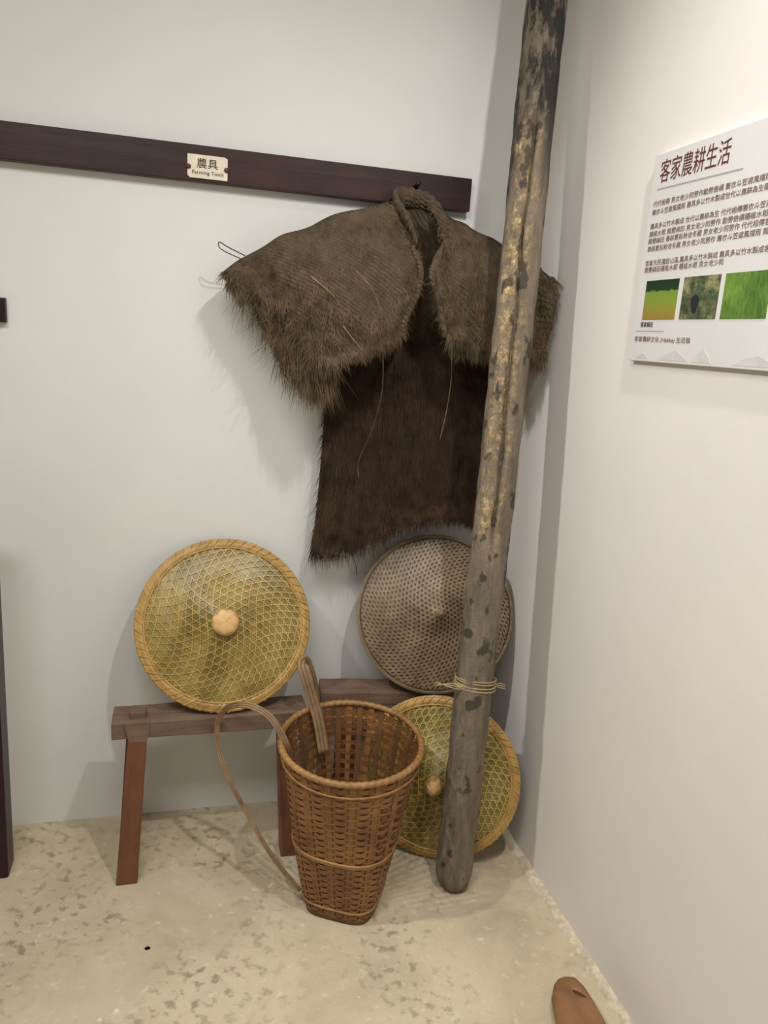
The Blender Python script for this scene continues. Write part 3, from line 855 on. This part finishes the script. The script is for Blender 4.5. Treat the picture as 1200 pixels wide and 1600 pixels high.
    fibres(tf, 420, G, nc, nsr, (.16, .36), (.5, 1), (.07, .15), .5, .12, (.0005, .0010), r2, .8)
    fibres(tf, 160, G, nc, nsr, (.2, .36), (0, .5), (.03, .07), .8, .02, (.0005, .0009), r2, 1.0)
    tag(tf.build('tufts', M['hair'], root, False), 'long ragged tufts of fibre', kind='stuff')
    # fibres of the back panel
    pf = MB()
    fibres(pf, 4200, P, np_, nps, (0, 1), (.1, .97), (.03, .09), .25, .15, (.0009, .0017), r2, .2)
    fibres(pf, 3200, P, np_, nps, (0, 1), (.93, 1), (.02, .07), .12, .25, (.001, .0018), r2, .22)
    fibres(pf, 900, P, np_, nps, (0, .2), (.9, 1), (.03, .08), .12, .25, (.001, .0018), r2, .25)
    fibres(pf, 700, P, np_, nps, (.2, .8), (0, .12), (-.05, -.015), .2, 0, (.0009, .0017), r2, .3)
    fibres(pf, 500, P, np_, nps, (0, .03), (.3, 1), (.02, .05), .3, .25, (.0009, .0016), r2, .6)
    fibres(pf, 500, P, np_, nps, (0, .35), (.95, 1), (.06, .11), .1, .2, (.0006, .0014), r2, .3)
    fibres(pf, 300, P, np_, nps, (.35, .9), (.95, 1), (.04, .08), .1, .2, (.0006, .0014), r2, .3)
    tag(pf.build('panel_fibres', M['hair_dark'], root, False), 'dark fibres of the hanging panel', kind='stuff')
    # a few loose pale strands and the cord loop
    def strand(pts, r, mat, name, lab=None):
        m = MB(); m.tube([p - org for p in catmull(pts, 8)], r, 6); o = m.build(name, mat, root)
        if lab: tag(o, lab)
    strand([(-.60,-.245,1.52), (-.575,-.255,1.49), (-.55,-.25,1.465), (-.535,-.24,1.45)], .0014, M['hair_pale'], 'loose_strand')
    strand([(-.49,-.24,1.47), (-.475,-.20,1.36), (-.485,-.16,1.25), (-.51,-.12,1.15), (-.505,-.11,1.10)], .0018, M['hair'], 'loose_strand')
    strand([(-.29,-.21,1.49), (-.265,-.16,1.40), (-.265,-.14,1.30), (-.27,-.12,1.22)], .0014, M['hair_pale'], 'loose_strand')
    strand([(-.57,-.23,1.66), (-.53,-.24,1.62), (-.50,-.245,1.56)], .0009, M['hair_pale'], 'loose_strand')
    strand([(-.68,-.19,1.64), (-.63,-.215,1.60), (-.60,-.225,1.56)], .0014, M['hair_pale'], 'loose_strand')
    strand([(-.515,-.09,.90), (-.503,-.08,.855), (-.485,-.055,.82), (-.478,-.045,.785)], .0012, M['hair_dark'], 'loose_strand')
    strand([(-.84,-.085,1.685), (-.887,-.10,1.702), (-.907,-.10,1.712), (-.908,-.10,1.70), (-.893,-.10,1.69), (-.85,-.085,1.676)], .0014, M['wire'], 'cord_loop', 'thin dark cord loop')
cape()

# ------------------------------------------------------------------ wooden tool by the right wall
def tool():
    root = empty('wooden_block', (-.13, -.90, 0), 'worn brown wooden block with rounded nose and a small slot, by the wall foot', 'wooden block')
    secs = [(-.858, -.108, .008, .016, .030), (-.864, -.108, .018, .028, .030), (-.882, -.112, .031, .044, .030), (-.915, -.121, .044, .054, .031),
            (-.96, -.130, .051, .060, .033), (-1.02, -.140, .057, .064, .035), (-1.10, -.150, .060, .066, .036), (-1.20, -.158, .058, .064, .036), (-1.24, -.160, .048, .05, .034), (-1.25, -.160, .03, .03, .032)]
    m = 28; vs_ = []; fs = []
    for y, x, w, h, zc in secs:
        for j in range(m):
            th = 2 * math.pi * j / m; e = 2.6
            cs, sn = math.cos(th), math.sin(th); r = (abs(cs) ** e + abs(sn) ** e) ** (-1 / e)
            vs_.append((x + w * r * cs + .13, y + .90, max(0, h * .5 + h * .5 * r * sn * (1 + .08 * math.cos(th)))))
    for i in range(len(secs) - 1):
        for j in range(m): fs.append((i * m + j, (i + 1) * m + j, (i + 1) * m + (j + 1) % m, i * m + (j + 1) % m))
    fs += [tuple(range(m)), tuple((len(secs) - 1) * m + j for j in range(m - 1, -1, -1))]
    o = obj('block', vs_, fs, M['tool'], root)
    cut = MB(); k = 16; lo = []; hi = []
    for q in range(k):
        a = 6.283 * q / k; x, y = .016 * math.cos(a), .006 * math.sin(a); c, s_ = math.cos(-.9), math.sin(-.9)
        px, py = x * c - y * s_ + .018, x * s_ + y * c - .042
        lo.append((px, py, .022)); hi.append((px, py, .09))
    cut.add(lo + hi, [tuple(range(k - 1, -1, -1)), tuple(range(k, 2 * k))] + [(i, (i + 1) % k, k + (i + 1) % k, k + i) for i in range(k)])
    cutter = cut.build('cutter', None, root, False)
    bm = bmesh.new(); bm.from_mesh(o.data); bmesh.ops.recalc_face_normals(bm, faces=bm.faces); bm.to_mesh(o.data); bm.free()
    md = o.modifiers.new('slot', 'BOOLEAN'); md.operation = 'DIFFERENCE'; md.object = cutter; md.solver = 'EXACT'
    dg = bpy.context.evaluated_depsgraph_get(); dg.update()
    me = bpy.data.meshes.new_from_object(o.evaluated_get(dg))
    o.modifiers.clear(); o.data = me
    if not me.materials: me.materials.append(M['tool'])
    bpy.data.objects.remove(cutter)
tool()

# ------------------------------------------------------------------ crumbs on the floor
def chip(x, y, r, mat, label, name):
    rnd = random.Random(int(abs(x * 1000)))
    m = 7; b = MB()
    lo = [(r * rnd.uniform(.7, 1.2) * math.cos(6.283 * i / m), r * .6 * rnd.uniform(.7, 1.2) * math.sin(6.283 * i / m), 0) for i in range(m)]
    hi = [(p[0] * .7, p[1] * .7, r * .45) for p in lo]
    b.add(lo + hi, [tuple(range(m - 1, -1, -1)), tuple(range(m, 2 * m))] + [(i, (i + 1) % m, m + (i + 1) % m, m + i) for i in range(m)])
    o = b.build(name, mat, None, False); o.location = (x, y, 0); tag(o, label, 'chip')
chip(-1.077, -.561, .008, M['dark'], 'tiny dark chip lying on the open concrete floor', 'dark_chip')
o = None
chip(-1.137, -.734, .010, M['white'], 'larger of two white plaster flakes lying on the concrete floor', 'plaster_flake')
chip(-1.171, -.749, .007, M['white'], 'smaller of two white plaster flakes lying on the concrete floor', 'plaster_flake')

# ------------------------------------------------------------------ pieces that belong to a part
def nest(part, kids):
    for p in [o for o in bpy.data.objects if o.name.split('.')[0] == part]:
        for k in list(p.parent.children):
            if k.name.split('.')[0] in kids and k is not p: k.parent = p
for part, kids in (('crown_tip', ('tip_binding',)), ('rim', ('rim_binding',)), ('mantle', ('fibres', 'tufts', 'front_edge')),
                   ('back_panel', ('panel_fibres',)), ('plank', ('lap_joint', 'tenon')), ('plate', ('pin',)), ('trunk', ('knot',))):
    nest(part, kids)
ph = [o for o in bpy.data.objects if o.get('label', '').startswith('photograph of a dark figure')][0]
for o in ph.parent.children:
    if o.name == 'printed_figure': o.parent = ph
